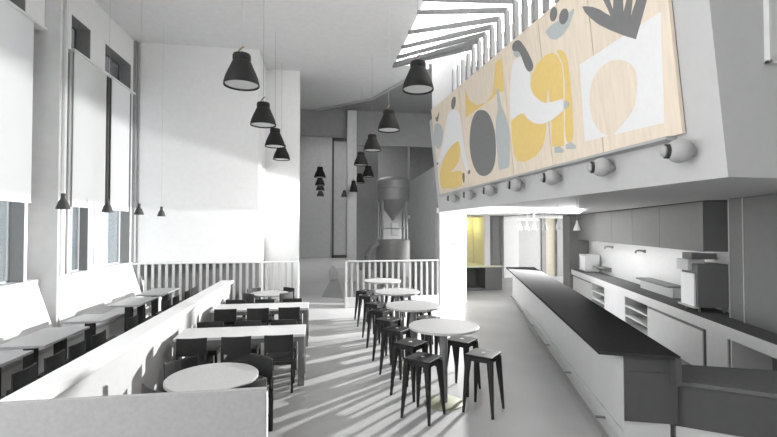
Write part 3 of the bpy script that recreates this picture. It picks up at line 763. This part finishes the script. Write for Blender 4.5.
for u in (.6, 2.1, 3.6, 5.2, 6.8, 8.4):
    c = MB(); c.box(.02+.012*u, .185, u-.02, u+.02, .165, .178); c.build('bracket', 'steel', ro)
t = thing('return_counter', 'lower dark counter running right from the near end of the bar', 'counter', (3.46, 3.765, 0))
P_ = [(0,0),(.63,-.437),(1.70,-1.16),(1.95,-.30),(1.33,.10),(.44,.46),(.10,.30)]
c = MB(); c.prism(P_, .73, .77); c.build('counter_top', 'rettop', t, bevel=.003)
Q_ = [(.02,.03),(.63,-.40),(1.67,-1.10),(1.9,-.32),(1.33,.06),(.44,.42),(.12,.27)]
c = MB(); c.prism(Q_, .32, .73); c.build('front_panel', 'barend', t)
c = MB(); c.prism([(x*.99+.01, y+.012) for x, y in Q_], 0, .32); c.build('plinth', 'kick', t)

# ================================================================ KITCHEN
c = MB(); c.box(2.9, 3.0, .75, 12.5, 0, ZS); o = c.build('wall_kitchen', 'splash'); o.location = (BX, BY, 0); o.rotation_euler = (0,0,BR)
struct(o, 'bright splashback wall behind the kitchen counter', 'wall')
def kt(name, label, cat, v, u, z, group=None): return thing(name, label, cat, bw(v, u, z), BR, group)
t = kt('kitchen_worktop', 'long dark kitchen worktop with a pale front edge', 'worktop', 2.24, .62, .74)
c = MB(); c.box(.012, .655, 0, 9.98, .13, .16); c.build('slab', 'rettop', t)
c = MB(); c.box(0, .012, 0, 9.98, 0, .16); c.build('front_edge', 'cabw', t)
def unit(label, u0, u1, kind):
    t = kt('base_cabinet', label, 'cabinet', 2.28, u0, 0, 'cabinets under the kitchen worktop')
    L = u1-u0-.006
    if kind == 'open':
        c = MB(); c.box(0, .6, 0, .02, .08, .735); c.box(0, .6, L-.02, L, .08, .735); c.box(0, .6, .02, L-.02, .08, .10); c.build('carcass', 'cabw', t)
        c = MB(); c.box(.55, .6, .02, L-.02, .10, .735); c.build('back_panel', 'cabin', t)
        for z in (.28, .50):
            c = MB(); c.box(.0, .55, .02, L-.02, z, z+.03); c.build('shelf', 'cabw', t)
    else:
        c = MB(); c.box(.02, .6, 0, L, .0, .735); c.build('carcass', 'cabin', t)
        c = MB(); c.box(0, .02, .003, L-.003, .06, .735 if kind == 'full' else .675); c.build('door', 'cabw', t, bevel=.003)
    return t
unit('white base cabinet with a dark top gap below the microwave', 8.55, 10.55, 'gap')
unit('open shelf cabinet left of the plain white one', 7.40, 8.55, 'open')
unit('plain white base cabinet between the two open shelf cabinets', 6.02, 7.40, 'full')
unit('open shelf cabinet right of the plain white one', 4.80, 6.02, 'open')
unit('widest white base cabinet with a dark gap along its top', 2.83, 4.80, 'gap')
unit('narrow white base cabinet at the right end of the counter front', 2.20, 2.74, 'full')
t = kt('base_cabinet', 'dark open bay under the near end of the kitchen worktop', 'cabinet', 2.34, .72, 0, 'cabinets under the kitchen worktop')
c = MB(); c.box(.45, .55, 0, 1.44, 0, .735); c.build('back_panel', 'cabin', t)
c = MB(); c.box(-.04, .5, 1.42, 1.45, 0, .735); c.build('side_panel', 'cabw', t)
# wall cabinets
wd = ('wall cabinet at the right end of the row, its dark side towards the camera','second wall cabinet from the right','third wall cabinet from the right','fourth wall cabinet from the right','long wall cabinet at the left end of the row')
ub = (3.2, 4.76, 6.14, 7.5, 8.88, 10.9)
for i in range(5):
    t = kt('wall_cabinet', wd[i], 'cabinet', 2.50, ub[i], 1.885, 'grey wall cabinets over the kitchen counter')
    L = ub[i+1]-ub[i]
    c = MB(); c.box(.02, .39, .002, L-.002, 0, .815); c.build('carcass', 'cab', t)
    c = MB(); c.box(0, .02, .006, L-.006, -.005, .80); c.build('door', 'cab', t, bevel=.002)
c = MB(); c.box(2.52, 2.9, 3.2, 10.9, 2.70, ZS); o = c.build('trim_9', 'vdark'); o.location = (BX, BY, 0); o.rotation_euler = (0,0,BR); struct(o, 'strip painted dark as the shadow gap above the wall cabinets', 'trim')  # solid dark strip drawn in place of the gap's shade
t = kt('tall_cabinet', 'full height grey cabinet at the far left end of the kitchen', 'cabinet', 2.28, 10.92, 0)
c = MB(); c.box(0, .6, 0, 1.0, 0, 2.70); c.build('carcass', 'cab', t, bevel=.004)
t = kt('microwave_oven', 'white box oven on the left end of the kitchen worktop', 'oven', 2.42, 9.62, .90)
c = MB(); c.box(0, .42, 0, .72, .02, .53); c.build('body', 'cabw', t, bevel=.012)
c = MB(); c.box(-.012, 0, .03, .56, .06, .49); c.build('door', 'white', t, bevel=.004)
c = MB(); c.tube((-.03,.52,.1),(-.03,.52,.45),.008); c.build('handle', 'steel', t)
for a, b_ in ((.05,.08),(.37,.08),(.05,.64),(.37,.64)):
    c = MB(); c.tube((a,b_,0),(a,b_,.02),.02); c.build('foot', 'steel', t)
t = kt('wall_shelf', 'short thin grey shelf on the splashback beside the box oven', 'shelf', 2.62, 8.75, 1.08, 'shelves on the splashback')
c = MB(); c.box(0, .28, 0, .80, 0, .035); c.build('board', 'cab', t, bevel=.003)
for u in (.02, .72):
    c = MB(); c.box(.1, .28, u, u+.02, -.08, 0); c.build('bracket', 'steel', t)
t = kt('raised_shelf', 'low white back shelf standing on the worktop beside the coffee machine', 'shelf', 2.62, 4.65, .90)
c = MB(); c.box(-.03, .28, 0, 1.55, .20, .235); c.build('top_board', 'cab', t, bevel=.003)
c = MB(); c.box(.06, .28, .01, 1.54, 0, .20); c.build('body', 'cabw', t)
for u, w in ((8.64, 'left'), (6.46, 'right')):
    t = kt('wall_spout', w + ' of the two small grey spouts on the bright splashback', 'tap', 2.90, u, 1.72, 'spouts on the splashback')
    c = MB(); c.tube((0,0,0),(-.03,0,0),.04,n=16); c.build('rosette', 'steel', t, smooth=True)
    c = MB(); c.path([(-.02,0,0),(-.12,0,.02),(-.20,0,.01),(-.22,0,-.05)], .022, 10); c.build('spout', 'steel', t, smooth=True)
t = kt('coffee_machine', 'large boxy grey coffee machine on feet at the right end of the worktop', 'machine', 2.40, 3.20, .90)
c = MB(); c.box(.0, .46, 0, .50, .08, .78); c.build('body', 'cab', t, bevel=.012)
c = MB(); c.box(-.03, .0, .05, .47, .08, .62); c.build('front_panel', 'white', t, bevel=.006)
c = MB(); c.box(-.06, .20, .16, .55, .66, .84); c.build('top_hood', 'cabw', t, bevel=.008)
c = MB(); c.box(.02, .40, .2, .52, .845, .95); c.build('cup_tray', 'cabin', t, bevel=.006)
c = MB(); c.box(-.06, .02, -.01, .52, .06, .085); c.build('drip_tray', 'cabw', t, bevel=.004)
for a, b_ in ((.05,.05),(.41,.05),(.05,.45),(.41,.45)):
    c = MB(); c.tube((a,b_,0),(a,b_,.08),.02); c.build('foot', 'steel', t)
t = kt('upright_board', 'narrow grey upright panel right of the coffee machine', 'panel', 2.66, 2.46, .90, 'upright panels on the worktop')
c = MB(); c.box(0, .235, 0, .36, 0, 1.81); c.build('board', 'cab', t, bevel=.006)
c = MB(); c.box(-.008, .0, .345, .36, 0, 1.81); c.build('edge_strip', 'cabw', t)
t = kt('upright_board', 'wide grey upright panel cut off by the right edge of the picture', 'panel', 2.64, .9, .90, 'upright panels on the worktop')
c = MB(); c.box(0, .255, 0, 1.55, 0, 1.81); c.build('board', 'cab', t, bevel=.006)
c = MB(); c.box(-.008, .0, 1.535, 1.55, 0, 1.81); c.build('edge_strip', 'cabw', t)
# tiny pendants over the bar
def make_tiny():
    t = thing('bar_pendant', 'x', 'lamp')
    c = MB(); c.lathe([(.045,.006),(.055,0),(.05,.02),(.032,.075),(.018,.11),(.014,.15),(0,.155)], n=20); c.build('lamp_shade', 'white', t, smooth=True)
    c = MB(); c.tube((0,0,.15),(0,0,ZS-2.23),.003,n=6); c.build('cable', 'wire', t)
    return t
tp0 = make_tiny()
tn = ('largest tiny white pendant over the bar, before the wall cabinets','second tiny white pendant from the right over the bar','third tiny white pendant from the right over the bar','fourth tiny white pendant from the right over the bar','fifth tiny white pendant from the right over the bar','smallest tiny white pendant, over the far end of the bar')
for i, u in enumerate((2.37, 3.68, 4.91, 6.22, 7.31, 8.65)):
    place(tp0, i == 0, 'bar_pendant', tn[i], bw(.35, u, 2.23), 0, 'tiny pendants over the bar')

# ================================================================ LIGHT
def light(name, typ, loc, energy, target=None, color=(1,1,1), **kw):
    L = bpy.data.lights.new(name, typ)
    L.energy = energy; L.color = color
    for k, v in kw.items(): setattr(L, k, v)
    o = bpy.data.objects.new(name, L); COL.objects.link(o)
    o.location = loc
    if target is not None:
        d = Vector(target) - Vector(loc)
        o.rotation_euler = d.to_track_quat('-Z', 'Y').to_euler()
    return o
light('counter_spot', 'SPOT', bw(2.44, 7.2, 1.67), E_LOW, (-2.3, 11.0, 5.9), spot_size=math.radians(56), spot_blend=.12, shadow_soft_size=.10)
light('ceiling_spot', 'SPOT', (7.5, 11.55, 2.70), E_SKY, (-1.6, 9.0, 1.0), spot_size=math.radians(86), spot_blend=.15, shadow_soft_size=.05)
# strip lights under the wall cabinets
k = bw(2.70, 7.0, 1.875)
o = light('cabinet_strip_light', 'AREA', k, E_CAB, None, shape='RECTANGLE', size=.12, size_y=7.2); o.rotation_euler = (0, math.radians(-8), BR)
o = light('niche_light', 'POINT', (5.5, 15.9, 2.4), E_NICHE, None, (1.0, .93, .42), shadow_soft_size=.12)

w = bpy.data.worlds.new('sky'); S.world = w; w.use_nodes = True
nt = w.node_tree
bg = nt.nodes['Background']
bg.inputs['Color'].default_value = (1.0, 1.0, 1.0, 1)
bg.inputs['Strength'].default_value = WORLD

# ================================================================ CAMERA
cam = bpy.data.cameras.new('camera')
cam.sensor_fit = 'HORIZONTAL'; cam.sensor_width = 36.0
cam.lens = 432.0/777.0*36.0
cam.clip_start = .05; cam.clip_end = 200
co = bpy.data.objects.new('camera', cam); COL.objects.link(co)
yaw, pitch = math.radians(9.1394), math.radians(1.2438)
fwd = Vector((math.sin(yaw)*math.cos(pitch), math.cos(yaw)*math.cos(pitch), math.sin(pitch)))
co.location = (0, 0, 2.27)
co.rotation_euler = fwd.to_track_quat('-Z', 'Y').to_euler()
S.camera = co
